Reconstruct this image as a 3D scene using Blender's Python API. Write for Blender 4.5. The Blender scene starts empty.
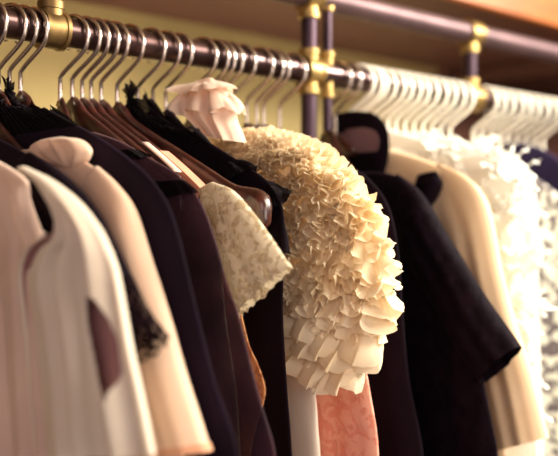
import bpy, math, random
from mathutils import Vector, noise
random.seed(7)
SC = bpy.context.scene
COL = SC.collection
PI = math.pi

# ------------------------------------------------------------------ camera frame
FPX, CX, HY = 1000.0, 279.0, 242.0
TH = math.atan2(1081.0, 1000.0)
FX, FY = math.cos(TH), math.sin(TH)        # forward
RX, RY = math.sin(TH), -math.cos(TH)       # right
ROD = 1.75                                  # height of the lower rail
RR = 0.0160                                 # rail radius
CAMX = -(1.0*FX - 0.279*RX); CAMY = -(1.0*FY - 0.279*RY); CAMZ = ROD - 0.22

def un(u, v, s):
    """photograph ray -> point (y, z) on the hanger plane x = s"""
    a = (u-CX)/FPX; b = (HY-v)/FPX
    dx, dy = FX+a*RX, FY+a*RY
    t = (s-CAMX)/dx
    return (CAMY+t*dy, CAMZ+t*b)
def pj(x, y, z):
    dx, dy = x-CAMX, y-CAMY
    d = dx*FX+dy*FY
    return (CX+FPX*(dx*RX+dy*RY)/d, HY-FPX*(z-CAMZ)/d)
def s_of(u):
    return (u/1000)/(RX-FX*(u-CX)/1000)

# ------------------------------------------------------------------ scene helpers
def mesh_obj(name, verts, faces, mat, parent=None, smooth=True, uvs=None):
    me = bpy.data.meshes.new(name)
    if parent is not None:
        L = parent['_loc']
        verts = [(v[0]-L[0], v[1]-L[1], v[2]-L[2]) for v in verts]
    me.from_pydata([tuple(v) for v in verts], [], faces)
    me.update()
    if smooth:
        me.polygons.foreach_set('use_smooth', [True]*len(me.polygons))
    if uvs:
        ul = me.uv_layers.new(name='UVMap')
        for p in me.polygons:
            for li, vi in zip(p.loop_indices, p.vertices):
                ul.data[li].uv = uvs[vi]
    me.materials.append(mat)
    o = bpy.data.objects.new(name, me)
    COL.objects.link(o)
    if parent is not None: o.parent = parent
    return o
def thing(name, label, cat, loc=(0,0,0), group=None):
    o = bpy.data.objects.new(name, None); COL.objects.link(o)
    o.empty_display_size = 0.03
    o.location = loc; o['_loc'] = list(loc); o['label'] = label; o['category'] = cat
    if group: o['group'] = group
    return o
def struct(o):
    o['kind'] = 'structure'; return o

class MB:
    def __init__(s): s.v=[]; s.f=[]
    def add(s, v, f):
        b=len(s.v); s.v+= [tuple(p) for p in v]; s.f+=[tuple(b+i for i in q) for q in f]
    def box(s, x0,x1,y0,y1,z0,z1):
        s.add([(x0,y0,z0),(x1,y0,z0),(x1,y1,z0),(x0,y1,z0),(x0,y0,z1),(x1,y0,z1),(x1,y1,z1),(x0,y1,z1)],
              [(0,3,2,1),(4,5,6,7),(0,1,5,4),(1,2,6,5),(2,3,7,6),(3,0,4,7)])
    def lathe(s, prof, axis, org, n=28):
        """prof: (distance along axis, radius)"""
        vs=[]; fs=[]
        for d,r in prof:
            for k in range(n):
                a=2*PI*k/n; c,q=r*math.cos(a), r*math.sin(a)
                p={'x':(d,c,q),'y':(q,d,c),'z':(c,q,d)}[axis]
                vs.append((org[0]+p[0],org[1]+p[1],org[2]+p[2]))
        m=len(prof)
        for i in range(m-1):
            for k in range(n):
                k2=(k+1)%n
                fs.append((i*n+k,i*n+k2,(i+1)*n+k2,(i+1)*n+k))
        fs.append(tuple(range(n-1,-1,-1))); fs.append(tuple((m-1)*n+k for k in range(n)))
        s.add(vs,fs)
    def tube(s, pts, r, n=10):
        pts=[Vector(p) for p in pts]
        up=Vector((1,0,0)); vs=[]; fs=[]
        for i,p in enumerate(pts):
            t=(pts[min(i+1,len(pts)-1)]-pts[max(i-1,0)]).normalized()
            a=t.cross(up)
            if a.length<1e-4: a=t.cross(Vector((0,0,1)))
            a.normalize(); b=t.cross(a)
            rr=r(i/(len(pts)-1)) if callable(r) else r
            for k in range(n):
                q=2*PI*k/n
                vs.append(p+a*rr*math.cos(q)+b*rr*math.sin(q))
        for i in range(len(pts)-1):
            for k in range(n):
                k2=(k+1)%n
                fs.append((i*n+k,i*n+k2,(i+1)*n+k2,(i+1)*n+k))
        fs.append(tuple(range(n-1,-1,-1))); fs.append(tuple((len(pts)-1)*n+k for k in range(n)))
        s.add(vs,fs)
    def build(s, name, mat, parent=None, smooth=True):
        o=mesh_obj(name, s.v, s.f, mat, parent, smooth)
        return o
def sharp(o, ang=0.6):
    o.data.set_sharp_from_angle(angle=ang); return o

# ------------------------------------------------------------------ materials
def srgb(r,g,b):
    f=lambda c: (c/255/12.92) if c<=10 else ((c/255+0.055)/1.055)**2.4
    return (f(r),f(g),f(b),1)
def newmat(name):
    m=bpy.data.materials.new(name); m.use_nodes=True
    nt=m.node_tree; nt.nodes.clear()
    out=nt.nodes.new('ShaderNodeOutputMaterial')
    return m, nt, out
def N(nt, typ, **kw):
    n=nt.nodes.new(typ)
    for k,v in kw.items():
        if k.startswith('i_'):
            n.inputs[k[2:].replace('_',' ')].default_value=v
        else: setattr(n,k,v)
    return n
def ramp(nt, stops):
    r=nt.nodes.new('ShaderNodeValToRGB')
    e=r.color_ramp.elements
    while len(e)<len(stops): e.new(0.5)
    for q,(p,c) in zip(e,stops): q.position=p; q.color=c
    return r
def fabric(name, c1, c2=None, rough=0.85, sheen=0.3, trans=0.0, weave=900, wbump=0.15, nscale=14, nbump=0.25, mott=0.5, alpha=1.0, sheen_col=None, spec=0.2):
    m,nt,out=newmat(name); L=nt.links.new
    c2=c2 or c1
    tc=N(nt,'ShaderNodeTexCoord')
    n1=N(nt,'ShaderNodeTexNoise'); n1.inputs['Scale'].default_value=nscale; n1.inputs['Detail'].default_value=6
    L(tc.outputs['Object'],n1.inputs['Vector'])
    rp=ramp(nt,[(0.5-0.3*mott,c1),(0.5+0.3*mott,c2)])
    L(n1.outputs['Fac'],rp.inputs['Fac'])
    n2=N(nt,'ShaderNodeTexNoise'); n2.inputs['Scale'].default_value=weave; n2.inputs['Detail'].default_value=2
    L(tc.outputs['Object'],n2.inputs['Vector'])
    b1=N(nt,'ShaderNodeBump'); b1.inputs['Strength'].default_value=wbump; b1.inputs['Distance'].default_value=0.001
    b2=N(nt,'ShaderNodeBump'); b2.inputs['Strength'].default_value=nbump; b2.inputs['Distance'].default_value=0.008
    L(n2.outputs['Fac'],b1.inputs['Height']); L(n1.outputs['Fac'],b2.inputs['Height']); L(b1.outputs['Normal'],b2.inputs['Normal'])
    p=N(nt,'ShaderNodeBsdfPrincipled'); p.inputs['Roughness'].default_value=rough
    p.inputs['Sheen Weight'].default_value=sheen; p.inputs['Sheen Roughness'].default_value=0.4
    if sheen_col: p.inputs['Sheen Tint'].default_value=sheen_col
    p.inputs['Specular IOR Level'].default_value=spec
    L(rp.outputs['Color'],p.inputs['Base Color']); L(b2.outputs['Normal'],p.inputs['Normal'])
    sh=p.outputs['BSDF']
    if trans>0:
        t=N(nt,'ShaderNodeBsdfTranslucent'); L(rp.outputs['Color'],t.inputs['Color'])
        mx=N(nt,'ShaderNodeMixShader'); mx.inputs['Fac'].default_value=trans
        L(sh,mx.inputs[1]); L(t.outputs[0],mx.inputs[2]); sh=mx.outputs[0]
    if alpha<1:
        t=N(nt,'ShaderNodeBsdfTransparent')
        mx=N(nt,'ShaderNodeMixShader'); mx.inputs['Fac'].default_value=alpha
        L(t.outputs[0],mx.inputs[1]); L(sh,mx.inputs[2]); sh=mx.outputs[0]
    L(sh,out.inputs['Surface'])
    return m
def lace(name, c1, c2, scale=120, solid=0.55, back=0.35, trans=0.15, flower=28):
    """openwork: dense motifs on a fine net"""
    m,nt,out=newmat(name); L=nt.links.new
    tc=N(nt,'ShaderNodeTexCoord')
    v=N(nt,'ShaderNodeTexVoronoi',feature='DISTANCE_TO_EDGE'); v.inputs['Scale'].default_value=scale
    n=N(nt,'ShaderNodeTexNoise'); n.inputs['Scale'].default_value=flower; n.inputs['Detail'].default_value=3; n.inputs['Distortion'].default_value=1.6
    dn=N(nt,'ShaderNodeTexNoise'); dn.inputs['Scale'].default_value=60
    mv=N(nt,'ShaderNodeMixRGB'); mv.inputs['Fac'].default_value=0.03
    L(tc.outputs['Object'],dn.inputs['Vector']); L(tc.outputs['Object'],mv.inputs[1]); L(dn.outputs['Color'],mv.inputs[2])
    L(mv.outputs[0],v.inputs['Vector']); L(tc.outputs['Object'],n.inputs['Vector'])
    net=N(nt,'ShaderNodeMath',operation='LESS_THAN'); net.inputs[1].default_value=0.13
    L(v.outputs['Distance'],net.inputs[0])
    mot=ramp(nt,[(solid-0.04,(0,0,0,1)),(solid+0.02,(1,1,1,1))]); L(n.outputs['Fac'],mot.inputs['Fac'])
    mx_=N(nt,'ShaderNodeMath',operation='MAXIMUM'); L(net.outputs[0],mx_.inputs[0]); L(mot.outputs['Color'],mx_.inputs[1])
    fl=N(nt,'ShaderNodeMath',operation='MAXIMUM'); fl.inputs[1].default_value=back; L(mx_.outputs[0],fl.inputs[0])
    cr=ramp(nt,[(0.0,c2),(1.0,c1)]); L(mot.outputs['Color'],cr.inputs['Fac'])
    bp=N(nt,'ShaderNodeBump'); bp.inputs['Strength'].default_value=0.6; bp.inputs['Distance'].default_value=0.003
    L(mx_.outputs[0],bp.inputs['Height'])
    p=N(nt,'ShaderNodeBsdfPrincipled'); p.inputs['Roughness'].default_value=0.8; p.inputs['Sheen Weight'].default_value=0.2 if sum(c1[:3])>0.1 else 0.0
    p.inputs['Specular IOR Level'].default_value=0.2 if sum(c1[:3])>0.1 else 0.03
    L(cr.outputs[0],p.inputs['Base Color']); L(bp.outputs[0],p.inputs['Normal'])
    tl=N(nt,'ShaderNodeBsdfTranslucent'); L(cr.outputs[0],tl.inputs['Color'])
    m1=N(nt,'ShaderNodeMixShader'); m1.inputs['Fac'].default_value=trans
    L(p.outputs[0],m1.inputs[1]); L(tl.outputs[0],m1.inputs[2])
    t=N(nt,'ShaderNodeBsdfTransparent')
    m2=N(nt,'ShaderNodeMixShader'); L(fl.outputs[0],m2.inputs['Fac'])
    L(t.outputs[0],m2.inputs[1]); L(m1.outputs[0],m2.inputs[2])
    L(m2.outputs[0],out.inputs['Surface'])
    return m
def metal(name, col, rough=0.3, metallic=1.0, var=0.4, nscale=30, coat=0.0):
    m,nt,out=newmat(name); L=nt.links.new
    tc=N(nt,'ShaderNodeTexCoord'); n=N(nt,'ShaderNodeTexNoise'); n.inputs['Scale'].default_value=nscale; n.inputs['Detail'].default_value=5
    L(tc.outputs['Object'],n.inputs['Vector'])
    d=tuple(c*(1-var) for c in col[:3])+(1,)
    r=ramp(nt,[(0.3,d),(0.7,col)]); L(n.outputs['Fac'],r.inputs['Fac'])
    p=N(nt,'ShaderNodeBsdfPrincipled'); p.inputs['Metallic'].default_value=metallic; p.inputs['Roughness'].default_value=rough
    p.inputs['Coat Weight'].default_value=coat
    L(r.outputs[0],p.inputs['Base Color'])
    L(p.outputs[0],out.inputs['Surface']); return m
def wood(name, c1, c2, rough=0.3, axis=(60,8,60), coat=0.3):
    m,nt,out=newmat(name); L=nt.links.new
    tc=N(nt,'ShaderNodeTexCoord'); mp=N(nt,'ShaderNodeMapping'); mp.inputs['Scale'].default_value=axis
    n=N(nt,'ShaderNodeTexNoise'); n.inputs['Scale'].default_value=3; n.inputs['Detail'].default_value=8; n.inputs['Distortion'].default_value=0.6
    L(tc.outputs['Object'],mp.inputs['Vector']); L(mp.outputs[0],n.inputs['Vector'])
    r=ramp(nt,[(0.3,c1),(0.7,c2)]); L(n.outputs['Fac'],r.inputs['Fac'])
    p=N(nt,'ShaderNodeBsdfPrincipled'); p.inputs['Roughness'].default_value=rough; p.inputs['Coat Weight'].default_value=coat
    p.inputs['Coat Roughness'].default_value=0.25
    L(r.outputs[0],p.inputs['Base Color']); L(p.outputs[0],out.inputs['Surface']); return m
def plaster(name, c1, c2, scale=2.5):
    m,nt,out=newmat(name); L=nt.links.new
    tc=N(nt,'ShaderNodeTexCoord'); n=N(nt,'ShaderNodeTexNoise'); n.inputs['Scale'].default_value=scale; n.inputs['Detail'].default_value=7
    L(tc.outputs['Object'],n.inputs['Vector'])
    r=ramp(nt,[(0.35,c1),(0.65,c2)]); L(n.outputs['Fac'],r.inputs['Fac'])
    b=N(nt,'ShaderNodeBump'); b.inputs['Strength'].default_value=0.15
    n2=N(nt,'ShaderNodeTexNoise'); n2.inputs['Scale'].default_value=120; L(tc.outputs['Object'],n2.inputs['Vector']); L(n2.outputs['Fac'],b.inputs['Height'])
    p=N(nt,'ShaderNodeBsdfPrincipled'); p.inputs['Roughness'].default_value=0.9
    L(r.outputs[0],p.inputs['Base Color']); L(b.outputs[0],p.inputs['Normal']); L(p.outputs[0],out.inputs['Surface']); return m

PURP=(0.30,0.16,0.30,1)
M={}
M['wall']=plaster('olive_plaster',srgb(166,146,98),srgb(182,160,110))
M['floor']=wood('floor_boards',srgb(70,45,32),srgb(100,66,46),0.4,(4,40,4))
M['ceil']=plaster('ceiling_plaster',srgb(150,125,95),srgb(160,135,100))
M['pier']=wood('dark_panel',srgb(72,42,36),srgb(104,64,52),0.5,(30,30,4))
M['under_shelf']=wood('shaded_shelf_wood',srgb(62,30,24),srgb(86,44,32),0.6,(4,40,40),0)  # shade beneath the shelf put into a darker wood colour
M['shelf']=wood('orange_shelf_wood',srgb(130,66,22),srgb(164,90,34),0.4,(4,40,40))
M['pipe']=metal('blackened_pipe',srgb(86,62,60),0.3,0.85,0.5,25,0.2)
M['pipe2']=metal('grey_pipe',srgb(96,72,74),0.5,0.7,0.3,25)
M['post']=metal('dark_post_pipe',srgb(70,52,62),0.4,0.8,0.4,25)
M['brass']=metal('aged_brass',srgb(182,150,92),0.42,0.85,0.5,60)
M['chrome']=metal('hook_wire',srgb(205,190,180),0.25,1.0,0.15,60)
M['cream_hook']=metal('cream_hook_wire',srgb(253,246,230),0.4,0.15,0.05,60)
M['wood']=wood('hanger_wood',srgb(36,13,12),srgb(78,34,25),0.28,(20,20,60),0.5)
M['palewood']=wood('pale_hanger_wood',srgb(190,150,110),srgb(220,185,145),0.35,(20,20,60),0.3)
M['sleeve_shade']=fabric('mauve_sleeve_shade',srgb(150,108,110),srgb(166,122,120),0.8,0.1,0.1)  # shade inside the white sleeve, put into a mauve colour
M['dull']=metal('dull_brass',srgb(150,120,76),0.45,0.85,0.6,50)
M['grey_in']=fabric('grey_mauve_lining',srgb(104,76,82),srgb(124,94,98),0.8,0.1,0)
M['mauve']=fabric('mauve_cream_chiffon',srgb(226,196,180),srgb(242,216,196),0.8,0.2,0.2,mott=0.6)
M['white_sheer']=fabric('white_chiffon',srgb(250,234,212),srgb(253,242,222),0.8,0.2,0.3)
M['cream']=fabric('cream_crepe',srgb(238,200,172),srgb(244,210,182),0.8,0.3,0.1,wbump=0.25)
M['peach']=fabric('peach_trim',srgb(222,160,126),srgb(232,176,140),0.7,0.2,0.1)
M['navy']=fabric('navy_black_cloth',srgb(22,12,25),srgb(30,17,34),0.8,0.10,0,wbump=0.3,sheen_col=(0.5,0.35,0.6,1),spec=0.12)
M['black']=fabric('black_cloth',srgb(14,6,13),srgb(19,9,17),0.9,0.03,0,wbump=0.3,sheen_col=(0.5,0.3,0.5,1),spec=0.06)
M['black_jac']=fabric('black_jacquard',srgb(12,4,11),srgb(21,10,19),0.75,0.04,0,nscale=55,nbump=0.5,wbump=0.3,mott=0.3,sheen_col=(0.5,0.3,0.5,1),spec=0.06)
M['tulle']=fabric('black_tulle',srgb(13,7,11),srgb(20,11,16),0.85,0.04,0.05,alpha=0.95,spec=0.05)
M['black_lace']=lace('black_lace',srgb(16,7,12),srgb(24,11,17),150,0.54,0.2,0.0,60)
M['organza']=fabric('dark_organza',srgb(54,32,44),srgb(78,48,58),0.6,0.3,0.15,nscale=26,alpha=0.8,mott=0.4,sheen_col=(0.8,0.5,0.5,1))
M['organza_flower']=fabric('rust_flower_organza',srgb(56,30,36),srgb(205,118,78),0.6,0.2,0.15,nscale=34,mott=0.22,alpha=0.92)
M['lace']=lace('cream_lace',srgb(246,230,198),srgb(206,182,146),230,0.49,0.6,0.2,75)
M['orange_lace']=lace('apricot_lace',srgb(232,168,112),srgb(196,124,80),170,0.45,0.8,0.2,60)
M['pink']=fabric('pale_pink_silk',srgb(245,216,194),srgb(250,228,206),0.6,0.3,0.25)
M['satin']=fabric('peach_satin',srgb(226,150,120),srgb(236,168,136),0.45,0.2,0.0)
M['strapw']=fabric('ivory_strap_satin',srgb(226,188,164),srgb(232,198,174),0.6,0.2,0.0)
M['ruffle']=fabric('cream_chiffon_ruffle',srgb(252,235,202),srgb(254,240,214),0.85,0.2,0.42,weave=500,wbump=0.1,nscale=25,nbump=0.1)
M['under']=fabric('white_lining',srgb(246,226,208),srgb(252,238,222),0.8,0.2,0.2)
M['coral']=lace('coral_lace',srgb(255,190,165),srgb(250,166,142),260,0.5,0.92,0.15,55)
M['cream2']=fabric('ivory_cream_wool',srgb(243,210,168),srgb(248,220,182),0.85,0.3,0.1)
M['white']=fabric('bright_white_cloth',srgb(252,250,240),srgb(255,253,246),0.8,0.2,0.2,nscale=40,nbump=0.35)
M['white_lace']=lace('white_floral_lace',srgb(250,246,232),srgb(120,108,112),130,0.5,0.85,0.1,40)
M['navy2']=fabric('far_navy_cloth',srgb(34,26,56),srgb(44,34,66),0.9,0.1,0)

# ------------------------------------------------------------------ curve / loft tools
def crom(P, n):
    """Catmull-Rom through tuples P, n samples, chord-length parameter"""
    k=len(P); D=[0]
    for i in range(1,k):
        D.append(D[-1]+max(1e-6,math.dist(P[i][:2],P[i-1][:2])))
    res=[]
    j=0
    for q in range(n):
        d=D[-1]*q/(n-1)
        while j<k-2 and d>D[j+1]: j+=1
        t=(d-D[j])/(D[j+1]-D[j])
        p0=P[max(j-1,0)]; p1=P[j]; p2=P[j+1]; p3=P[min(j+2,k-1)]
        h=D[j+1]-D[j]
        out=[]
        for a in range(len(p1)):
            d1=(D[j+1]-D[max(j-1,0)]); d2=(D[min(j+2,k-1)]-D[j])
            m1=(p2[a]-p0[a])/d1*h; m2=(p3[a]-p1[a])/d2*h
            t2,t3=t*t,t*t*t
            out.append((2*t3-3*t2+1)*p1[a]+(t3-2*t2+t)*m1+(-2*t3+3*t2)*p2[a]+(t3-t2)*m2)
        res.append(tuple(out))
    return res
def inpoly(p, poly):
    x,y=p; c=False; n=len(poly)
    for i in range(n):
        x1,y1=poly[i]; x2,y2=poly[i-1]
        if (y1>y)!=(y2>y) and x<(x2-x1)*(y-y1)/(y2-y1)+x1: c=not c
    return c

class Surf:
    """loft of flattened rings between a near edge and a far edge lying about the plane x = s"""
    def __init__(self, s, pairs, tm, tp, nt=90, nphi=120, fold=0.004, nf=5, ph=0.0, p=0.8, rip=0.0, z_lo=None, wob=1.0, tw=None, f0=0.12):
        self.s=s; self.R=crom(pairs, nt); self.nt=nt; self.nphi=nphi
        self.tm=tm; self.tp=tp; self.fold=fold; self.nf=nf; self.ph=ph; self.p=p; self.rip=rip; self.wob=wob; self.tw=tw; self.f0=f0
    def pt(self, t, phi, off=0.0):
        i=min(max(t,0),1)*(self.nt-1); a=int(min(i,self.nt-2)); fr=i-a
        r0,r1=self.R[a],self.R[a+1]
        yn,zn,yf,zf=[r0[k]*(1-fr)+r1[k]*fr for k in range(4)]
        c,sn=math.cos(phi),math.sin(phi)
        cc=math.copysign(abs(c)**0.9,c); ss=math.copysign(abs(sn)**self.p,sn)
        w=(1-cc)/2                                   # 0 near edge, 1 far edge
        y=yn*(1-w)+yf*w; z=zn*(1-w)+zf*w
        T=(self.tm(t) if sn<0 else self.tp(t))
        if self.tw: T*=self.tw(w)
        g=min(1,max(0.0,(t-self.f0)*3))
        fx=self.fold*g*(math.sin(2*PI*self.nf*w+self.ph+self.wob*math.sin(2.6*t+self.ph))*0.65+math.sin(2*PI*self.nf*1.73*w+2.1*self.ph+1.0+0.8*math.sin(4*t))*0.35)
        if self.rip:
            fx+=g*self.rip*noise.noise(Vector((y*16+self.ph,z*9,self.ph*3)))
        L=math.hypot(yn-yf,zn-zf)
        ey,ez=((yn-yf)/L,(zn-zf)/L) if L>1e-6 else (0,0)
        return Vector((self.s+(T+off)*ss+fx, y+ey*off*cc, z+ez*off*cc))
    def mesh(self, name, mat, parent, cuts=(), t0=0.0, t1=1.0, cap0=False, cap1=False, scallop=0, off=0.0, phis=None):
        nt,n=self.nt,self.nphi
        vs=[];fs=[];uv=[]
        for i in range(nt):
            t=t0+(t1-t0)*i/(nt-1)
            for k in range(n):
                phi=2*PI*k/n
                tt=t
                if scallop: tt=min(1,max(0,t-(t1-t0)*scallop*(i/(nt-1))*abs(math.sin(phi*9))))
                vs.append(self.pt(tt,phi,off)); uv.append((k/n,t))
        for i in range(nt-1):
            for k in range(n):
                k2=(k+1)%n
                q=(i*n+k,i*n+k2,(i+1)*n+k2,(i+1)*n+k)
                if cuts:
                    c=(vs[q[0]]+vs[q[2]])/2; uvp=pj(*c); front=(k>=n/2)
                    if any((side=='both' or front) and inpoly(uvp,poly) for poly,side in cuts): continue
                fs.append(q)
        if cap0: fs.append(tuple(range(n-1,-1,-1)))
        if cap1: fs.append(tuple((nt-1)*n+k for k in range(n)))
        return mesh_obj(name, vs, fs, mat, parent, True, uv)

Y0=0.012
def body(s, px, z_bot, flare=0.02, **kw):
    """near edge from photograph points, far edge the same mirrored about the hanger's middle; runs on down to z_bot"""
    near=[un(u,v,s) for u,v in px]
    y,z=near[-1]; y2,z2=near[-2]
    if z_bot<z:
        for q in (0.35,0.7,1.0):
            near.append((y-flare*q, z+(z_bot-z)*q))
    pairs=[(y,z,2*Y0-y,z) for y,z in near]
    tm=kw.pop('tm'); tp=kw.pop('tp')
    f=lambda T:(T if callable(T) else (lambda t: T*(0.85+0.15*min(1,t*2.5))))
    return Surf(s,pairs,f(tm),f(tp),**kw)
def sleeve(s, px, tm, tp, **kw):
    pairs=[un(a,b,s)+un(c,d,s) for a,b,c,d in px]
    f=lambda T:(T if callable(T) else (lambda t: T*(0.4+0.6*min(1,t*4))))
    return Surf(s,pairs,f(tm),f(tp),**kw)

def frill(name, path, out, down, mat, parent, width=0.03, amp=0.01, wl=0.03, depth=0.0, nw=7, step=0.0022, seed=0, closed=False, rag=0.0, curl=0.35, raw=False):
    """ruffled strip: path points, out(i) outward vectors, down(i) hanging vectors"""
    P=[Vector(p) for p in path]
    # resample evenly
    Ls=[0]
    for i in range(1,len(P)): Ls.append(Ls[-1]+(P[i]-P[i-1]).length)
    n=max(8,int(Ls[-1]/step)); vs=[];fs=[]; j=0
    rnd=random.Random(seed); p1,p2,p3=[rnd.uniform(0,6.28) for _ in range(3)]
    for q in range(n+1):
        d=Ls[-1]*q/n
        while j<len(P)-2 and d>Ls[j+1]: j+=1
        fr=(d-Ls[j])/max(1e-9,Ls[j+1]-Ls[j])
        b=P[j].lerp(P[j+1],fr); o=out[j].lerp(out[j+1],fr).normalized(); dn=down[j].lerp(down[j+1],fr).normalized()
        tg=o.cross(dn).normalized()
        nz=noise.noise(Vector((d*14+p1,p2,seed)))
        ph=2*PI*d/wl*(1.0)+2.2*nz+p1
        a=amp*(0.75+0.6*noise.noise(Vector((d*23,p3,seed+9.1))))
        wd=width*(1+0.28*noise.noise(Vector((d*30+p2,seed*1.7,2.0))))
        for k in range(nw):
            e=k/(nw-1)
            g=e**0.8
            off=b + o*(curl*wd*math.sin(e*PI*0.75)) + dn*(wd*e*(1-0.25*curl))
            off+= o*(a*g*math.sin(ph+0.5*e)) + tg*(a*0.75*g*math.sin(2*ph+0.6))
            off+= dn*(0.35*a*g*math.sin(ph*0.5+p3))
            if rag and k==nw-1: off+=dn*rnd.uniform(-rag,rag)+o*rnd.uniform(-rag,rag)*0.6
            vs.append(off)
    for q in range(n):
        for k in range(nw-1):
            fs.append((q*nw+k,q*nw+k+1,(q+1)*nw+k+1,(q+1)*nw+k))
    if raw: return vs,fs
    return mesh_obj(name,vs,fs,mat,parent)
def ring_frill(name, S, t, mat, parent, ph0=0.0, ph1=2*PI, wobble=0.0, tilt=0.8, off=0.0, up=False, nseg=120, **kw):
    path=[];out=[];dn=[]
    sd=kw.get('seed',0)
    for k in range(nseg+1):
        phi=ph0+(ph1-ph0)*k/nseg
        tt=t+wobble*noise.noise(Vector((math.cos(phi)*2.2+sd*3.1,math.sin(phi)*2.2,sd*0.37)))
        p=S.pt(tt,phi,off); a=S.pt(tt,phi+0.02,off)-S.pt(tt,phi-0.02,off); b=S.pt(tt+0.012,phi,off)-S.pt(tt-0.012,phi,off)
        nrm=a.cross(b)
        mid=(S.pt(tt,0)+S.pt(tt,PI))/2
        if nrm.dot(p-mid)<0: nrm=-nrm
        if nrm.length<1e-9: nrm=p-mid
        nrm.normalize()
        d=b.normalized() if b.length>1e-9 else Vector((0,0,-1))
        if up: d=-d
        path.append(p); out.append((nrm+d*0.05).normalized()); dn.append((d*tilt+nrm*(1-tilt)).normalized())
    return frill(name,path,out,dn,mat,parent,**kw)

def petals(name,S,t0,t1,n,mat,parent,ph0,ph1,seed,length=0.05,width=0.024,amp=0.007,wl=0.02,lift=0.75,rag=0.0008,turn=0.6,hang=0.5,nw=6,curl=0.35):
    """one tier of gathered chiffon: n short ruffled strips sewn on the surface at random angles"""
    rnd=random.Random(seed); mb=MB()
    for q in range(n):
        t=rnd.uniform(t0,t1); phi=ph0+(ph1-ph0)*((q+rnd.uniform(0,1))/n)
        c=S.pt(t,phi); a=(S.pt(t,phi+0.03)-S.pt(t,phi-0.03)); b=S.pt(min(1,t+0.02),phi)-S.pt(max(0,t-0.02),phi)
        nr=a.cross(b); mid=(S.pt(t,0)+S.pt(t,PI))/2
        if nr.length<1e-10: continue
        nr.normalize()
        if nr.dot(c-mid)<0: nr=-nr
        a.normalize(); b=nr.cross(a); 
        if b.z>0: b=-b
        an=rnd.gauss(0,turn); e1=a*math.cos(an)+b*math.sin(an); e2=nr.cross(e1)
        if e2.z>0: e2=-e2
        Lp=length*rnd.uniform(0.7,1.3); bow=rnd.uniform(-0.5,0.5)
        path=[];out=[];dn=[]
        lf=min(1,max(0.1,rnd.gauss(lift,0.15)))
        for k in range(11):
            x=(k/10-0.5)*Lp
            p=c+e1*x+e2*(bow*x*x/Lp*2)-nr*(0.002+abs(x)*0.12)
            path.append(p); out.append((e2*0.7-nr*0.7).normalized()*-1); dn.append((nr*lf+e2*(1-lf)*1.2+b*hang*(1-lf)).normalized())
        v,f=frill(name,path,out,dn,None,None,width=width*rnd.uniform(0.75,1.2),amp=amp,wl=wl*rnd.uniform(0.8,1.3),seed=seed*131+q,rag=rag,curl=curl,nw=nw,step=0.0016,raw=True)
        mb.add(v,f)
    return mb.build(name,mat,parent)
def snakes(name,S,t0,t1,n,mat,parent,ph0,ph1,seed,length=0.15,meander=0.9,period=0.06,drift=0.4,sink=0.002,lift=0.9,hang=0.3,tlim=(0,1),**kw):
    """one tier: n long gathered strips sewn edge-on along winding lines of the surface"""
    rnd=random.Random(seed); mb=MB()
    for q in range(n):
        t=t0+(t1-t0)*(q+0.5)/n+rnd.uniform(-0.006,0.006); phi=rnd.uniform(ph0,ph0+0.12)
        k0=rnd.uniform(0,6.28); st=0.0035; d=0
        path=[];out=[];dn=[]; tb=t
        while phi<ph1 and len(path)<260:
            c=S.pt(t,phi); a=(S.pt(t,phi+0.03)-S.pt(t,phi-0.03))/0.06
            ta,tb2=max(0,t-0.015),min(1,t+0.015)
            b=(S.pt(tb2,phi)-S.pt(ta,phi))/(tb2-ta)
            la=max(a.length,0.008); lb=max(b.length,0.02); ah=a.normalized(); bh=b.normalized()
            nr=ah.cross(bh); mid=(S.pt(t,0)+S.pt(t,PI))/2
            if nr.dot(c-mid)<0: nr=-nr
            an=meander*math.sin(2*PI*d/period+k0)+drift*noise.noise(Vector((d*12,seed,q)))-1.2*(t-tb)
            e1=(ah*math.cos(an)+bh*math.sin(an)).normalized(); e2=nr.cross(e1).normalized()
            if e2.z>0: e2=-e2
            path.append(c-nr*sink); out.append(e2); dn.append((nr*lift+bh*hang).normalized())
            phi+=st*math.cos(an)/la; t=min(tlim[1],max(tlim[0],t+st*math.sin(an)/lb)); d+=st
        if len(path)<5: continue
        v,f=frill(name,path,out,dn,None,None,seed=seed*17+q,raw=True,step=kw.get('step',0.0014),**{k:v for k,v in kw.items() if k!='step'})
        mb.add(v,f)
    return mb.build(name,mat,parent)
# ------------------------------------------------------------------ the setting
WB=0.62
o=MB(); o.box(-2.2,3.4,WB,WB+0.1,0,2.7); struct(o.build('wall_back',M['wall'],smooth=False))
o=MB(); o.box(-2.2,3.4,-2.4,WB+0.1,-0.08,0.0); struct(o.build('floor',M['floor'],smooth=False))
o=MB(); o.box(-2.2,3.4,-2.4,WB+0.1,2.7,2.78); struct(o.build('ceiling',M['ceil'],smooth=False))
o=MB(); o.box(3.4,3.5,-2.4,WB+0.1,0,2.7); struct(o.build('wall_right',M['wall'],smooth=False))
o=MB(); o.box(-2.2,3.4,WB-0.012,WB,0,0.1); struct(o.build('baseboard_back',M['pier'],smooth=False))
# dark panelling on the right part of the back wall
def wall_x(u, y):
    a=(u-CX)/FPX; t=(y-CAMY)/(FY+a*RY); return CAMX+t*(FX+a*RX)
xp=wall_x(446,WB-0.03)
o=MB(); o.box(xp,3.4,WB-0.03,WB-0.002,0,2.7); struct(o.build('trim_1',M['pier'],smooth=False))

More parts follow.
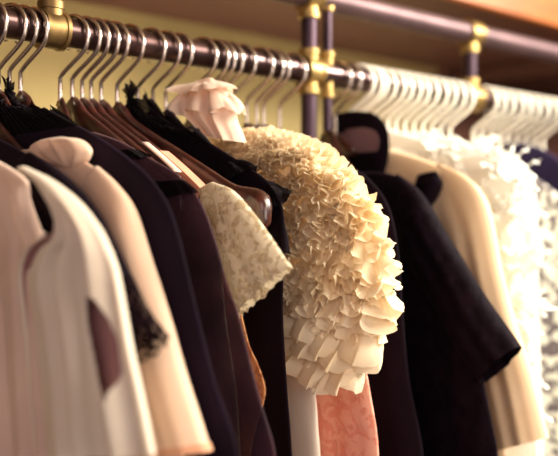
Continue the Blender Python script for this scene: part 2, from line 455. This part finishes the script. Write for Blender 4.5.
# ------------------------------------------------------------------ shelf over the rail
ysh=0.12
def at_y(u,v,y):
    a=(u-CX)/FPX; b=(HY-v)/FPX; t=(y-CAMY)/(FY+a*RY)
    return Vector((CAMX+t*(FX+a*RX), y, CAMZ+t*b))
zsh=at_y(520,16,ysh).z
sh=thing('wall_shelf','orange brown wooden shelf board high above the far end of the rail','shelf',(1.2,0.3,zsh))
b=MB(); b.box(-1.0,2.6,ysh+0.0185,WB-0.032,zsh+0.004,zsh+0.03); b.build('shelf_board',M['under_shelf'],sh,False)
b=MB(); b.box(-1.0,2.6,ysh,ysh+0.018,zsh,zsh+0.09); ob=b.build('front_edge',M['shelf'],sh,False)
bv=ob.modifiers.new('b','BEVEL'); bv.width=0.003; bv.segments=2
for xx in (1.5,2.3):
    b=MB(); b.box(xx,xx+0.025,ysh+0.08,WB-0.032,zsh-0.03,zsh-0.001); b.build('shelf_bracket',M['under_shelf'],sh,False)

# ------------------------------------------------------------------ the rail
UP=0.098
rail=thing('clothes_rail','dark double pipe clothes rail with brass joints along the back wall','clothes rail',(0.6,0,0))
S1,S2,S3=s_of(51),s_of(309),s_of(470)
b=MB(); b.lathe([(-0.6,RR),(2.4,RR)],'x',(0,0,ROD)); sharp(b.build('lower_rail',M['pipe'],rail))
b=MB(); b.lathe([(-0.6,RR),(2.4,RR)],'x',(0,0,ROD+UP)); sharp(b.build('upper_rail',M['pipe2'],rail))
def fit(x,z,up=True,down=True,long=True,mat=M['brass']):
    b=MB()
    b.lathe([(-0.0135,RR+.001),(-0.0135,RR+.0045),(-0.0095,RR+.0045),(-0.009,RR+.003),(0.009,RR+.003),(0.0095,RR+.0045),(0.0135,RR+.0045),(0.0135,RR+.001)],'x',(x,0,z))
    if up: b.lathe([(0.008,0.0128),(0.021,0.0128),(0.0215,0.0142),(0.029,0.0142),(0.0295,0.0108)],'z',(x,0,z))
    if down: b.lathe([(-0.0295,0.0108),(-0.029,0.0142),(-0.0215,0.0142),(-0.021,0.0128),(-0.008,0.0128)],'z',(x,0,z))
    return sharp(b.build('pipe_joint',mat,rail))
for S,full in ((S1,0),(S2,1),(S3,0)):
    b=MB(); b.lathe([(ROD+(-ROD+0.012 if full else 0.0),0.0105),(ROD+UP,0.0105)],'z',(S,0,0)); sharp(b.build('rail_post',M['post'],rail))
    mt=M['dull'] if S==S1 else M['brass']; fit(S,ROD,True,bool(full),mat=mt); fit(S,ROD+UP,full,True,mat=mt)
# the second, thinner upright strapped to the middle post, running up to the shelf
b=MB(); b.lathe([(ROD-0.074,0.0062),(2.698,0.0062)],'z',(S2+0.030,-0.004,0)); sharp(b.build('thin_post',M['post'],rail))
for z0,z1 in ((ROD-0.032,ROD+0.03),(ROD+UP-0.016,ROD+UP+0.03)):
    b=MB(); b.lathe([(z0,0.0066),(z0+0.001,0.0092),(z0+0.008,0.0092),(z0+0.009,0.0078),(z1-0.009,0.0078),(z1-0.008,0.0092),(z1-0.001,0.0092),(z1,0.0066)],'z',(S2+0.030,-0.004,0)); sharp(b.build('pipe_joint',M['brass'],rail))
b=MB(); b.lathe([(ROD+UP,0.0105),(2.698,0.0105)],'z',(S2,0,0)); sharp(b.build('rail_post',M['post'],rail))
b=MB(); b.lathe([(0.0,0.05),(0.004,0.05),(0.006,0.046),(0.012,0.018),(0.02,0.018)],'z',(S2,0,0)); sharp(b.build('floor_flange',M['brass'],rail))

# ------------------------------------------------------------------ hangers
YB=0.012                                      # the bar hangs a little behind the rail's middle
HT=0.0047                                     # half thickness of a wooden bar
def hz(y, drop, hl, z0=-0.083, ex=0.95):        # centre line of the bar, below the rail
    q=abs(y)/hl
    return z0 - drop*(0.86*q**ex+0.14*q**3)
def bar_mesh(name, mat, root, drop, hl, ht=HT, knob=0.0, n=70, h0=0.0125, h1=0.0105, z0=-0.083, ex=0.95):
    vs=[];fs=[]; m=12
    for i in range(n+1):
        q=-1+2*i/n; y=q*hl
        a=abs(q)
        z=hz(y,drop,hl,z0,ex)+(0.007*math.exp(-(y/0.012)**2))
        h=h0*(1-a)+h1*a; w=ht
        if knob: 
            k=math.exp(-((a-0.93)/0.10)**2); h+=knob*k; w+=knob*0.35*k
        e=max(0.0,(a-0.93)/0.07); f=math.sqrt(max(0.02,1-e*e)); h*=f; w*=(0.45+0.55*f)
        sl=(hz(y+0.002,drop,hl,z0,ex)-hz(y-0.002,drop,hl,z0,ex))/0.004
        nn=Vector((0,-sl,1)).normalized()
        for k in range(m):
            p=2*PI*k/m; c,sn=math.cos(p),math.sin(p)
            cx=math.copysign(abs(c)**0.6,c); cz=math.copysign(abs(sn)**0.6,sn)
            vs.append((w*cx, YB+y+nn.y*h*cz, z+nn.z*h*cz))
    for i in range(n):
        for k in range(m):
            k2=(k+1)%m; fs.append((i*m+k,i*m+k2,(i+1)*m+k2,(i+1)*m+k))
    fs.append(tuple(range(m-1,-1,-1))); fs.append(tuple(n*m+k for k in range(m)))
    return mesh_obj(name,vs,fs,mat,root)
def hook_mesh(name, mat, root, wr=0.0024, zend=-0.0745):
    R=RR+wr+0.0045; cz=RR+wr+0.0004-R
    pts=[]
    for i in range(26):
        a=math.radians(205-i*(205+38)/25)         # from the far side over the top to the near side
        pts.append((0,-R*math.cos(a)*-1*-1,cz+R*math.sin(a)))
    # come back under the rail to the shaft
    y1,z1=pts[-1][1],pts[-1][2]
    ys=0.016
    for i in range(1,11):
        t=i/10; 
        y=y1+(ys-y1)*(3*t*t-2*t**3)*0.35+(ys-y1)*t*0.65
        z=z1-0.027*t
        pts.append((0,y,z))
    pts.append((0,ys,-0.060)); pts.append((0,ys,-0.070)); pts.append((0,ys,zend))
    b=MB(); b.tube([(p[0],p[1]-ys,p[2]) for p in pts],wr,9)
    o=b.build(name,mat,root); o.location=(0,ys,0); o.rotation_euler=(0,0,0.30); return o
def ferrule(mat,root,z0=-0.083):
    d=z0+0.083-0.004
    b=MB(); b.lathe([(-0.0716+d,0.0044),(-0.0690+d,0.0044),(-0.0680+d,0.0036),(-0.0660+d,0.0034)],'z',(0,0.016,0)); return sharp(b.build('ferrule',mat,root))
def make_hanger(label, wd, hk, drop, hl, z0=-0.083, ex=0.95, knob=0.0, wr=0.0024, h0=0.0125, h1=0.0105, ht=HT):
    r=thing('coat_hanger',label,'hanger',(0,0,0))
    hook_mesh('hook',M[hk],r,wr,z0+0.0055)
    bar_mesh('shoulder_bar',M[wd],r,drop,hl,ht,knob,h0=h0,h1=h1,z0=z0,ex=ex)
    ferrule(M['brass'] if hk=='chrome' else M['cream_hook'],r,z0)
    return r
SPEC={'wood':dict(wd='wood',hk='chrome',drop=0.108,hl=0.190),'lace':dict(wd='wood',hk='chrome',drop=0.092,hl=0.166),
      'knob':dict(wd='wood',hk='chrome',drop=0.120,hl=0.246,knob=0.013,ex=0.85),'tiny':dict(wd='wood',hk='chrome',drop=0.016,hl=0.030,z0=-0.086,h0=0.007,h1=0.006),'narrow':dict(wd='wood',hk='chrome',drop=0.045,hl=0.07,z0=-0.095),
      'pale':dict(wd='palewood',hk='cream_hook',drop=0.016,hl=0.03,z0=-0.088,wr=0.0031,h0=0.007,h1=0.006)}
PROTO={}
def place(r,s,rz=0.0):
    r['group']='hangers on the rail'; r.location=(s,0,ROD); r.rotation_euler=(0,0,rz)
    for c in r.children:
        if c.name.startswith('hook'): c.rotation_euler=(0,0,(0.22 if 'cream hooked' in r['label'] else 0.28)+random.uniform(-0.04,0.04))
    return r
def hanger(kind, s, label, rz=0.0):
    if kind not in PROTO:
        PROTO[kind]=r=make_hanger(label,**SPEC[kind])
    else:
        src=PROTO[kind]; r=src.copy(); COL.objects.link(r)
        for ch in list(src.children):
            c=ch.copy(); COL.objects.link(c); c.parent=r
    r['label']=label
    return place(r,s,rz)
PEND={}
def fit_hanger(key, B, hl=None, z0=None, clear=0.006):
    """hanger that fits inside the garment: lower the bar until it clears the shoulder line"""
    label,cream=PEND.pop(key)
    pts=[(abs(r[0]-YB),r[1]-ROD) for r in B.R]
    W0=pts[0][0]; pts+=[(W0-0.006*k,pts[0][1]) for k in range(1,4)]; Wm=max(y for y,z in pts[:int(len(pts)*0.5)])
    hl=hl or min(0.19,Wm*0.8)
    h=0.008 if cream else 0.0095
    ok=False
    for z0 in ((-0.083,-0.092,-0.10,-0.11,-0.12,-0.13,-0.14) if z0 is None else (z0,)):
        for ex in (0.95,0.8,0.7,0.6):
            for drop in [0.05+0.005*i for i in range(18)]:
                ok=all(y>hl+0.004 or y<W0-0.019 or hz(y,drop,hl,z0,ex)+h*1.5+clear<=z for y,z in pts)
                if ok: break
            if ok: break
        if ok: break
    r=make_hanger(label,'palewood' if cream else 'wood','cream_hook' if cream else 'chrome',drop,hl,z0,ex,0,0.0031 if cream else 0.0024,h,h*0.9,0.0030)
    return place(r,HG[key])

ORD=['first','second','third','fourth','fifth','sixth','seventh','eighth','ninth','tenth','eleventh','twelfth','thirteenth','fourteenth','fifteenth','sixteenth','seventeenth','eighteenth','nineteenth','twentieth','twenty-first','twenty-second','twenty-third','twenty-fourth','twenty-fifth','twenty-sixth']
HG={}
def H(key,u,kind,label,rz=0.0):
    HG[key]=s_of(u)
    if kind in ('fit','fitc'): PEND[key]=(label,kind=='fitc')
    else: hanger(kind,HG[key],label,rz)
nm=ORD
H('g1',-78,'fit','wooden hanger inside the white chiffon blouse at the left end')
H('g2',-45,'fit','wooden hanger inside the black lace cuffed blouse')
H('g3',-13,'fit','wooden hanger inside the cream jacket, first hook at the left edge')
H('g4',6,'fit','wooden hanger inside the navy dress, second hook from the left edge')
H('b1',17,'tiny','wooden hanger with third hook from the left edge, before the left brass joint')
H('b2',28,'wood','bare dark wooden hanger, last hook before the left brass joint')
H('g5',68,'fit','wooden hanger of the dark organza dress, first hook right of the left joint')
H('h6',80,'wood','bare red-brown wooden hanger, second hook right of the left brass joint')
H('h7',90,'wood','bare red-brown wooden hanger, third hook right of the left brass joint')
H('h8',99,'lace','red-brown wooden hanger carrying the cream lace blouse, fourth hook right of the left joint')
H('h9',109,'wood','red-brown wooden hanger of the apricot slip, fifth hook right of the left joint')
H('h10',125,'knob','wooden hanger with rounded glossy end showing beside the lace blouse')
H('h11',146,'fit','wooden hanger inside the black tulle collared dress, seventh hook right of left joint')
H('h12',161,'tiny','wooden hanger, eighth hook right of the left brass joint')
H('h13',174,'tiny','wooden hanger of the pale pink blouse, ninth hook right of the left joint')
for i,u in enumerate((198,210,217,225)):
    H('r%d'%i,u,'fit' if i==1 else 'tiny','wooden hanger, %s of the four bunched hooks over the ruffled dress'%nm[i])
H('h18',237,'fit','wooden hanger, single hook just right of the four bunched hooks')
for i,u in enumerate((255,265,272)):
    H('t%d'%i,u,'tiny','wooden hanger, %s of the three hooks close left of the middle post'%nm[i])
H('p0',288,'fit','wooden hanger, last hook left of the thick middle post')
H('p1',334,'fit','wooden hanger of the black short-sleeved dress, first hook right of the middle post')
far=[344,357,365,370,379,388,396,404,413,422,431,440,449,458,482,490,499,508,516,525,534,543,551]
FIT={0:'fit',2:'fitc',5:'fitc',9:'fitc',12:'fitc',15:'fitc',18:'fitc'}
for i,u in enumerate(far):
    if i==0: H('f0',u,'tiny','wooden hanger of the black shrug, second hook right of the middle post'); continue
    if u<470: H('f%d'%i,u,FIT.get(i,'pale'),'cream hooked hanger, %s hook right of the middle post'%ORD[i+1])
    else: H('f%d'%i,u,FIT.get(i,'pale'),'cream hooked hanger, %s hook right of the far short post'%ORD[i-14])

# ------------------------------------------------------------------ garments
def G(name,label,cat,key):
    s=HG[key]; return thing(name,label,cat,(s,0,ROD-0.08)), s

# --- white chiffon blouse with a cut-out shoulder, left edge
g,s=G('chiffon_blouse','pale white chiffon blouse with teardrop shoulder cut-out at the left end','blouse','g1')
B=body(s,[(-70,118),(-40,138),(-6,158),(20,174),(30,186),(32,199),(36,212),(41,226),(46,240),(47,262),(50,300),(58,380),(65,456)],1.0,
       tm=lambda t:0.010+0.012*min(1,t*1.4),tp=0.008,fold=0.0065,nf=17,ph=0.6,f0=0.22,nt=260,nphi=520,rip=0.004)
key=[(29,183),(35,186),(42,194),(49,206),(54,220),(53,231),(48,236),(42,230),(36,214),(31,199)]
B.mesh('bodice',M['mauve'],g,cuts=[(key,'both')]); fit_hanger('g1',B,hl=0.08)
slit=[(86,296),(95,300),(108,318),(119,342),(125,368),(118,382),(108,392),(104,404),(99,385),(94,356),(88,325)]
A=sleeve(s-0.003,[(24,166,20,170),(50,180,40,184),(75,202,51,202),(92,226,57,222),(101,247,52,236),(108,268,36,248),(115,294,24,272),(124,330,28,316),(137,390,36,386),(151,456,42,456)],
       0.010,0.010,fold=0.006,nf=3.6,ph=1.9,f0=0.2,nt=240,nphi=420,rip=0.006)
A.mesh('sleeve',M['white_sheer'],g,cuts=[(slit,'front'),(key,'both')])
A.mesh('sleeve_inner_shade',M['sleeve_shade'],g,cuts=[(slit,'front'),(key,'both')],off=-0.003)  # added inner skin, coloured as the sleeve's shaded inside
# --- black lace cuffed top
g,s=G('lace_cuff_blouse','black blouse with short sleeve and lace cuff between white blouse and cream jacket','blouse','g2')
B=body(s,[(-32,123),(-12,133),(20,150),(48,170),(70,200),(85,250),(95,330),(100,456)],1.05,tm=0.008,tp=0.008,fold=0.001,ph=1.0)
B.mesh('bodice',M['black'],g); fit_hanger('g2',B,hl=0.10)
A=sleeve(s,[(30,152,10,175),(62,174,35,205),(92,208,62,240),(118,258,88,282),(142,308,112,330),(164,338,141,364)],0.011,0.010,fold=0.002,nf=3,nt=60,nphi=90)
A.mesh('sleeve',M['black'],g,t1=0.74,cap0=True)
A.mesh('lace_cuff',M['black_lace'],g,t0=0.735,t1=1.0,off=0.0004,scallop=0.03)
# --- cream jacket
g,s=G('cream_jacket','cream crepe jacket with wide sleeve hanging third from the left','jacket','g3')
B=body(s,[(44,148),(66,152),(95,168),(116,192),(128,215),(140,262),(154,330),(170,400),(184,456)],0.95,tm=0.010,tp=0.006,fold=0.002,nf=5,ph=2.0,rip=0.002)
B.mesh('bodice',M['cream'],g); fit_hanger('g3',B)
A=sleeve(s,[(98,166,84,196),(117,184,92,240),(133,208,104,280),(150,262,116,330),(168,322,130,380),(186,388,146,420),(206,452,158,454)],0.017,0.008,fold=0.003,nf=2,ph=0.4,nt=80,nphi=100,rip=0.003)
A.mesh('sleeve',M['cream'],g,cap0=True)
A.mesh('cuff_trim',M['peach'],g,t0=0.975,t1=1.0,off=0.0012)
# collar standing at the neck
cs=Surf(s-0.002,[un(66,137,s)+un(44,141,s),un(82,140,s)+un(36,148,s),un(91,150,s)+un(38,156,s),un(88,160,s)+un(50,162,s),un(80,168,s)+un(66,166,s)],lambda t:0.006+0.006*math.sin(t*PI),lambda t:0.009,nt=40,nphi=80,fold=0.0015,nf=4,ph=3)
cs.mesh('collar',M['cream'],g)
# --- navy dress
g,s=G('navy_dress','navy black dress with soft ruffled collar right of the cream jacket','dress','g4')
B=body(s,[(40,112),(70,122),(100,138),(128,158),(150,178),(168,205),(180,240),(194,300),(214,380),(236,456)],0.9,tm=0.007,tp=0.007,fold=0.0025,nf=8,ph=1.3,rip=0.002)
B.mesh('bodice',M['navy'],g); fit_hanger('g4',B)
for j in range(2):
    ring_frill('ruffle_collar',B,0.03+0.05*j,M['tulle'],g,up=True,tilt=0.95,width=0.046+0.010*j,amp=0.0026,wl=0.012,seed=40+j,rag=0.006,curl=0.03)
# --- dark organza dress
g,s=G('organza_dress','sheer dark organza dress with rust flowers beside the navy dress','dress','g5')
B=body(s,[(95,132),(120,141),(150,158),(178,175),(199,200),(214,238),(227,285),(238,315),(248,358),(262,413),(273,456)],0.85,tm=0.009,tp=0.006,fold=0.003,nf=9,ph=0.2,rip=0.002)
fit_hanger('g5',B)
B.mesh('bodice',M['organza'],g,t1=0.55)
B.mesh('skirt',M['organza_flower'],g,t0=0.55)
for j in range(2): ring_frill('ruffle_collar',B,0.08+0.09*j,M['tulle'],g,up=False,tilt=0.97,curl=0.04,width=0.024,amp=0.002,wl=0.014,seed=52+j,rag=0.0015)
# --- cream lace top
g,s=G('lace_blouse','cream floral lace blouse with scalloped cap sleeve on a wooden hanger','blouse','h8')
A=sleeve(s,[(213,182,199,190),(232,190,206,216),(252,212,214,240),(270,238,222,268),(283,258,232,292),(291,268,240,318)],0.008,0.005,fold=0.002,nf=2,ph=0.5,nt=70,nphi=110,rip=0.003)
A.mesh('cap_sleeve',M['lace'],g,t1=1.0,scallop=0.012,cap0=True)
B=body(s,[(184,208),(205,209),(215,222),(220,260),(226,320),(236,390),(240,456)],1.1,tm=0.006,tp=0.004,fold=0.001,nf=6,ph=0.9)
B.mesh('bodice',M['lace'],g)
def ribbon(name,pts,w,mat,g,thick=0.0012,base=0.0):
    """flat strap along world points"""
    vs=[];fs=[];n=len(pts)
    P=[Vector(p) for p in pts]
    for i,p in enumerate(P):
        for dx,dn in ((-w/2,base),(w/2,base),(w/2,thick),(-w/2,thick)):
            t=(P[min(i+1,n-1)]-P[max(i-1,0)]).normalized(); nn=Vector((0,-t.z,t.y))
            if nn.z<0: nn=-nn
            vs.append(p+Vector((dx,0,0))+nn*dn)
    for i in range(n-1):
        for k in range(4):
            k2=(k+1)%4; fs.append((i*4+k,i*4+k2,(i+1)*4+k2,(i+1)*4+k))
    if not base:
        fs.append((3,2,1,0)); fs.append(tuple((n-1)*4+k for k in range(4)))
    return mesh_obj(name,vs,fs,mat,g,base==0.0)
def over_bar(s,y,drop,hl,front,dz=0.0135,down=0.03):
    z=ROD+hz(y,drop,hl)
    return z
def strap_loop(name,s,y0,y1,drop,hl,mat,g,w=0.006,zoff=0.0137,base=0.0):
    pts=[]
    for i in range(14):
        y=y0+(y1-y0)*i/13; pts.append((s,y,ROD+hz(y-YB,drop,hl)+zoff))
    return ribbon(name,pts,w,mat,g,base=base)
strap_loop('strap',s,-0.085,-0.140,0.092,0.166,M['strapw'],g,0.0088)
b=MB(); zz=ROD+hz(-0.145-YB,0.092,0.166); b.box(s-0.0060,s-0.0050,-0.152,-0.138,zz-0.012,zz+0.012); ob=b.build('strap_slide',M['strapw'],g,False)
# --- black tulle collared dress
g,s=G('tulle_dress','black dress with ruffled tulle collar in front of the ruffled cream dress','dress','h11')
B=body(s,[(158,112),(185,128),(215,146),(245,165),(268,182),(281,204),(284,245),(282,300),(286,380),(291,456)],0.85,tm=0.009,tp=0.008,fold=0.002,nf=7,ph=2.2,rip=0.002)
B.mesh('bodice',M['black'],g); fit_hanger('h11',B)
for j in range(6):
    ring_frill('ruffle_collar',B,0.01+0.05*j,M['tulle'],g,ph0=-PI*0.95,ph1=PI*0.45,up=(j<3),tilt=0.9,wobble=0.02,width=(0.039 if j<3 else 0.030),amp=0.0038,wl=0.0115,seed=60+j,rag=0.004,curl=0.06)
# --- apricot lace slip
g,s=G('lace_slip','apricot lace slip peeping out between organza and black dresses','slip','h9')
B=body(s,[(205,230),(225,260),(238,300),(249,345),(258,365),(265,388),(263,404),(255,430),(250,456)],1.1,tm=0.004,tp=0.005,fold=0.001,nf=5,ph=0.9)
B.mesh('bodice',M['orange_lace'],g)
strap_loop('strap',s,-0.10,-0.168,0.108,0.190,M['satin'],g,0.0112,base=-0.029)
# --- pale pink blouse with crumpled collar
g,s=G('pink_blouse','pale pink silk blouse with crumpled puff collar above the cream ruffles','blouse','h13')
A=sleeve(s,[(212,78,198,82),(224,88,189,90),(231,104,187,104),(232,120,194,116),(236,132,203,125),(239,142,212,136)],0.013,0.009,fold=0.006,nf=3,ph=0.9,nt=70,nphi=110,rip=0.014)
A.mesh('puff_collar',M['pink'],g,cap0=True)
for j,t in enumerate((0.10,0.36)):
    ring_frill('collar_fold',A,t,M['pink'],g,ph0=-PI*0.95,ph1=PI*0.3,wobble=0.12,tilt=0.93,off=0.0008,width=0.026,amp=0.0022,wl=0.026,seed=300+j,curl=0.12)
B=body(s,[(190,128),(197,136),(203,150),(197,200),(197,330),(198,456)],1.0,tm=0.006,tp=0.006,fold=0.001,nf=5)
B.mesh('bodice',M['pink'],g)
# --- big ruffled cream dress
g,s=G('ruffled_dress','large cream chiffon dress covered in tiers of fluffy ruffles, centre of the rail','dress','r1')
prof=[(226,142),(250,141),(288,147),(322,164),(352,193),(374,234),(384,276),(379,312),(366,342),(358,362)]
sm=lambda a,b,x:(lambda q:q*q*(3-2*q))(min(1,max(0,(x-a)/(b-a))))
B=body(s,prof,9,tm=lambda t:0.010+0.030*math.sin(min(1,t*1.25)*PI/2),tp=lambda t:0.0088,fold=0.002,nf=4,nt=90,nphi=140,tw=lambda w:1-0.40*sm(0.16,0.5,w))
B.mesh('lining',M['ruffle'],g); fit_hanger('r1',B,hl=0.15)
P0,P1=-PI*0.56,PI*0.22
for j in range(9):      # shaggy upper tiers
    t=0.0+0.045*j
    snakes('ruffle_tier',B,t,t+0.045,4,M['ruffle'],g,(-PI*0.42 if j<5 else P0),P1,500+j,meander=0.5,period=0.045,width=0.017+0.0006*j,amp=0.0026+0.0002*j,wl=0.0085+0.0004*j,rag=0.0016,curl=0.1,nw=5,lift=0.9,hang=0.25,step=0.0011)
for j in range(8):      # curly middle tiers
    t=0.36+0.055*j
    snakes('ruffle_tier',B,t,t+0.055,3,M['ruffle'],g,P0,P1,520+j,meander=1.05,period=0.06,width=0.023+0.001*j,amp=0.0052+0.0005*j,wl=0.015+0.0018*j,rag=0.0008,curl=0.15,nw=6,lift=0.85-0.035*j,hang=0.4+0.06*j)
for j in range(3):      # broad lower tiers
    t=0.78+0.045*j
    snakes('ruffle_tier',B,t,t+0.04,2,M['ruffle'],g,P0,P1,560+j,meander=0.6,period=0.09,width=0.034,amp=0.0085,wl=0.030,rag=0.0006,curl=0.2,nw=8,lift=0.42,hang=0.9)
for j in range(4):
    ring_frill('ruffle_tier',B,0.86+0.045*j,M['ruffle'],g,ph0=P0,ph1=P1,wobble=0.06,tilt=0.70,off=0.001,width=0.038-0.001*j,amp=0.0085,wl=0.029+0.004*(j%2),seed=580+j,rag=0.0005,curl=0.18,nw=9,step=0.0016)
U=body(s,[(296,360),(310,372),(316,400),(318,430),(320,456)],0.95,tm=0.016,tp=0.008,fold=0.004,nf=7,ph=1.2)
U.mesh('underskirt',M['under'],g)
# --- coral lace dress
g,s=G('coral_dress','coral pink lace dress hanging behind the cream ruffled dress','dress','h18')
B=body(s,[(262,160),(300,172),(330,200),(345,260),(355,320),(364,365),(370,400),(375,430),(377,456)],0.8,tm=0.007,tp=0.012,fold=0.003,nf=9,ph=0.5)
B.mesh('bodice',M['coral'],g); fit_hanger('h18',B,hl=0.13)
# --- plain black dress behind the ruffles
g,s=G('black_dress','plain black dress showing as a dark strip right of the cream ruffles','dress','p0')
B=body(s,[(350,166),(368,178),(388,205),(398,250),(402,310),(408,380),(421,456)],0.8,tm=0.014,tp=0.013,fold=0.004,nf=6,ph=2.9,rip=0.003)
B.mesh('bodice',M['black'],g); fit_hanger('p0',B)
# --- black short sleeved dress
g,s=G('short_sleeved_dress','black patterned dress with wide short sleeve right of the ruffles','dress','p1')
B=body(s,[(370,172),(388,173),(404,181),(424,206),(446,255),(464,315),(480,372),(489,415),(497,456)],0.75,tm=0.013,tp=0.012,fold=0.004,nf=5,ph=0.3,rip=0.004)
B.mesh('bodice',M['black_jac'],g); fit_hanger('p1',B,hl=0.085)
A=sleeve(s,[(398,174,384,200),(420,192,396,232),(448,238,418,276),(482,292,448,330),(518,347,483,383)],0.019,0.014,fold=0.003,nf=2,ph=1.1,nt=70,nphi=100,rip=0.005)
A.mesh('sleeve',M['black_jac'],g,cap0=True)
# --- black shrug
g,s=G('black_shrug','small black velvet shrug draped on a hanger right of the middle post','shrug','f0')
A=sleeve(s+0.0118,[(352,111,334,114),(372,113,328,124),(384,124,328,138),(388,142,333,152),(387,160,345,166),(384,172,360,182)],0.0045,0.0045,fold=0.001,nf=3,ph=0.7,nt=50,nphi=80,rip=0.006)
A.mesh('shoulder',M['black'],g,cap0=True,cap1=True)
A=Surf(s+0.0064,[un(a,b,s)+un(c,d,s) for a,b,c,d in [(360,127,344,129),(372,131,338,135),(376,141,338,145),(374,151,348,153)]],lambda t:0.0008,lambda t:0.0006,nt=30,nphi=60,fold=0.0,nf=3)
A.mesh('lining',M['grey_in'],g,cap0=True,cap1=True)
# --- ivory dress with black bow
g,s=G('ivory_dress','ivory cream dress with black shoulder trim behind the black short sleeve','dress','f2')
B=body(s,[(385,148),(415,156),(440,166),(456,180),(468,210),(480,280),(490,340),(499,400),(504,456)],0.7,tm=0.015,tp=0.012,fold=0.006,nf=6,ph=1.7,rip=0.004)
B.mesh('bodice',M['cream2'],g); fit_hanger('f2',B,hl=0.085)
A=sleeve(s,[(440,163,420,190),(472,181,436,214),(488,206,448,250),(501,272,458,300),(517,330,474,345),(535,388,488,400),(547,438,500,450)],0.014,0.012,fold=0.003,nf=2,ph=0.8,nt=70,nphi=90,rip=0.004)
A.mesh('sleeve',M['cream2'],g,cap0=True)
A=sleeve(s,[(448,172,430,176),(452,182,427,188),(447,196,420,198),(438,210,414,206)],0.012,0.012,fold=0.003,nf=2,nt=30,nphi=50,rip=0.006)
A=Surf(s-0.024,[r for r in A.R],A.tm,A.tp,nt=30,nphi=50,fold=0.003,nf=2,rip=0.005)
A.mesh('shoulder_trim',M['black'],g,cap0=True,cap1=True)
# --- white dresses
def wdress(name,label,cat,key,px,zb,mat,pet=0,**kw):
    g,s=G(name,label,cat,key)
    B=body(s,px,zb,tm=kw.get('tm',0.012),tp=kw.get('tp',0.011),fold=kw.get('fold',0.005),nf=kw.get('nf',7),ph=kw.get('ph',1.0),rip=0.003)
    B.mesh('bodice',mat,g); fit_hanger(key,B)
    for j in range(pet):
        petals('frill',B,0.09+0.06*j,0.15+0.06*j,16,mat,g,-PI*0.55,PI*0.06,700+j+int(s*1000),length=0.06,width=0.013,amp=0.004,wl=0.014,lift=0.6,rag=0.0005,turn=0.8)
    return g
wdress('white_dress','bright white dress with frilled shoulder right of the ivory dress','dress','f5',
       [(392,130),(430,142),(470,152),(500,160),(514,178),(514,230),(522,300),(530,380),(536,456)],0.7,M['white'],6,ph=0.4)
wdress('white_gown','white gown standing just behind the frilled white dress','dress','f9',
       [(425,132),(462,142),(498,152),(518,168),(528,200),(534,300),(540,456)],0.7,M['white'],4,ph=1.4)
wdress('white_shirt','white shirt deeper along the rail between white gown and white lace dress','shirt','f12',
       [(452,138),(480,146),(510,154),(530,172),(536,200),(538,300),(542,456)],0.7,M['white'],0,ph=2.1)
wdress('white_lace_dress','white floral lace dress at the right edge of the photo','dress','f15',
       [(490,160),(520,172),(548,186),(572,215),(585,300),(592,456)],0.7,M['white_lace'],0,ph=2.4)
wdress('dark_navy_coat','dark navy coat at the far right above the white lace dress','coat','f18',
       [(522,143),(538,147),(560,160),(590,190),(605,260),(612,456)],0.7,M['navy2'],0,ph=0.1)

# ------------------------------------------------------------------ light
def area(name,loc,tgt,size,power,col,sy=None):
    l=bpy.data.lights.new(name,'AREA'); l.energy=power; l.color=col; l.size=size
    if sy: l.shape='RECTANGLE'; l.size_y=sy
    o=bpy.data.objects.new(name,l); COL.objects.link(o); o.location=loc
    d=Vector(tgt)-Vector(loc); o.rotation_euler=d.to_track_quat('-Z','Y').to_euler(); return o
area('key_light',(0.80,-1.5,2.4),(0.40,0,1.5),0.7,40,(1.0,0.91,0.75))
area('right_light',(1.60,-0.95,2.40),(0.90,-0.1,1.6),0.5,85,(1.0,0.96,0.84))
area('fill_light',(-1.5,-1.6,1.9),(0.2,0,1.5),1.2,14,(1.0,0.80,0.78))
area('front_light',(0.3,-1.7,1.45),(0.35,0,1.5),0.8,13,(1.0,0.87,0.74))
area('added_wall_fill',(0.40,0.42,1.36),(0.40,0.66,1.68),1.5,8,(1.0,0.90,0.66),0.08)  # added fill hidden behind the clothes, brightens the wall from below
w=bpy.data.worlds.new('World'); SC.world=w; w.use_nodes=True
w.node_tree.nodes['Background'].inputs[0].default_value=(0.62,0.50,0.48,1)
w.node_tree.nodes['Background'].inputs[1].default_value=0.3

# ------------------------------------------------------------------ camera
cd=bpy.data.cameras.new('Camera'); cam=bpy.data.objects.new('Camera',cd); COL.objects.link(cam)
cd.sensor_width=36; cd.sensor_fit='HORIZONTAL'; cd.lens=36*FPX/558
cd.shift_y=(HY-228)/558
cd.clip_start=0.02
cam.location=(CAMX,CAMY,CAMZ)
cam.rotation_euler=Vector((FX,FY,0)).to_track_quat('-Z','Y').to_euler()
cd.dof.use_dof=True; cd.dof.focus_distance=0.98; cd.dof.aperture_fstop=3.0
SC.camera=cam
SC.view_settings.view_transform='Standard'
SC.view_settings.look='None'
SC.view_settings.exposure=-0.15
for o in bpy.data.objects:
    if '_loc' in o: del o['_loc']
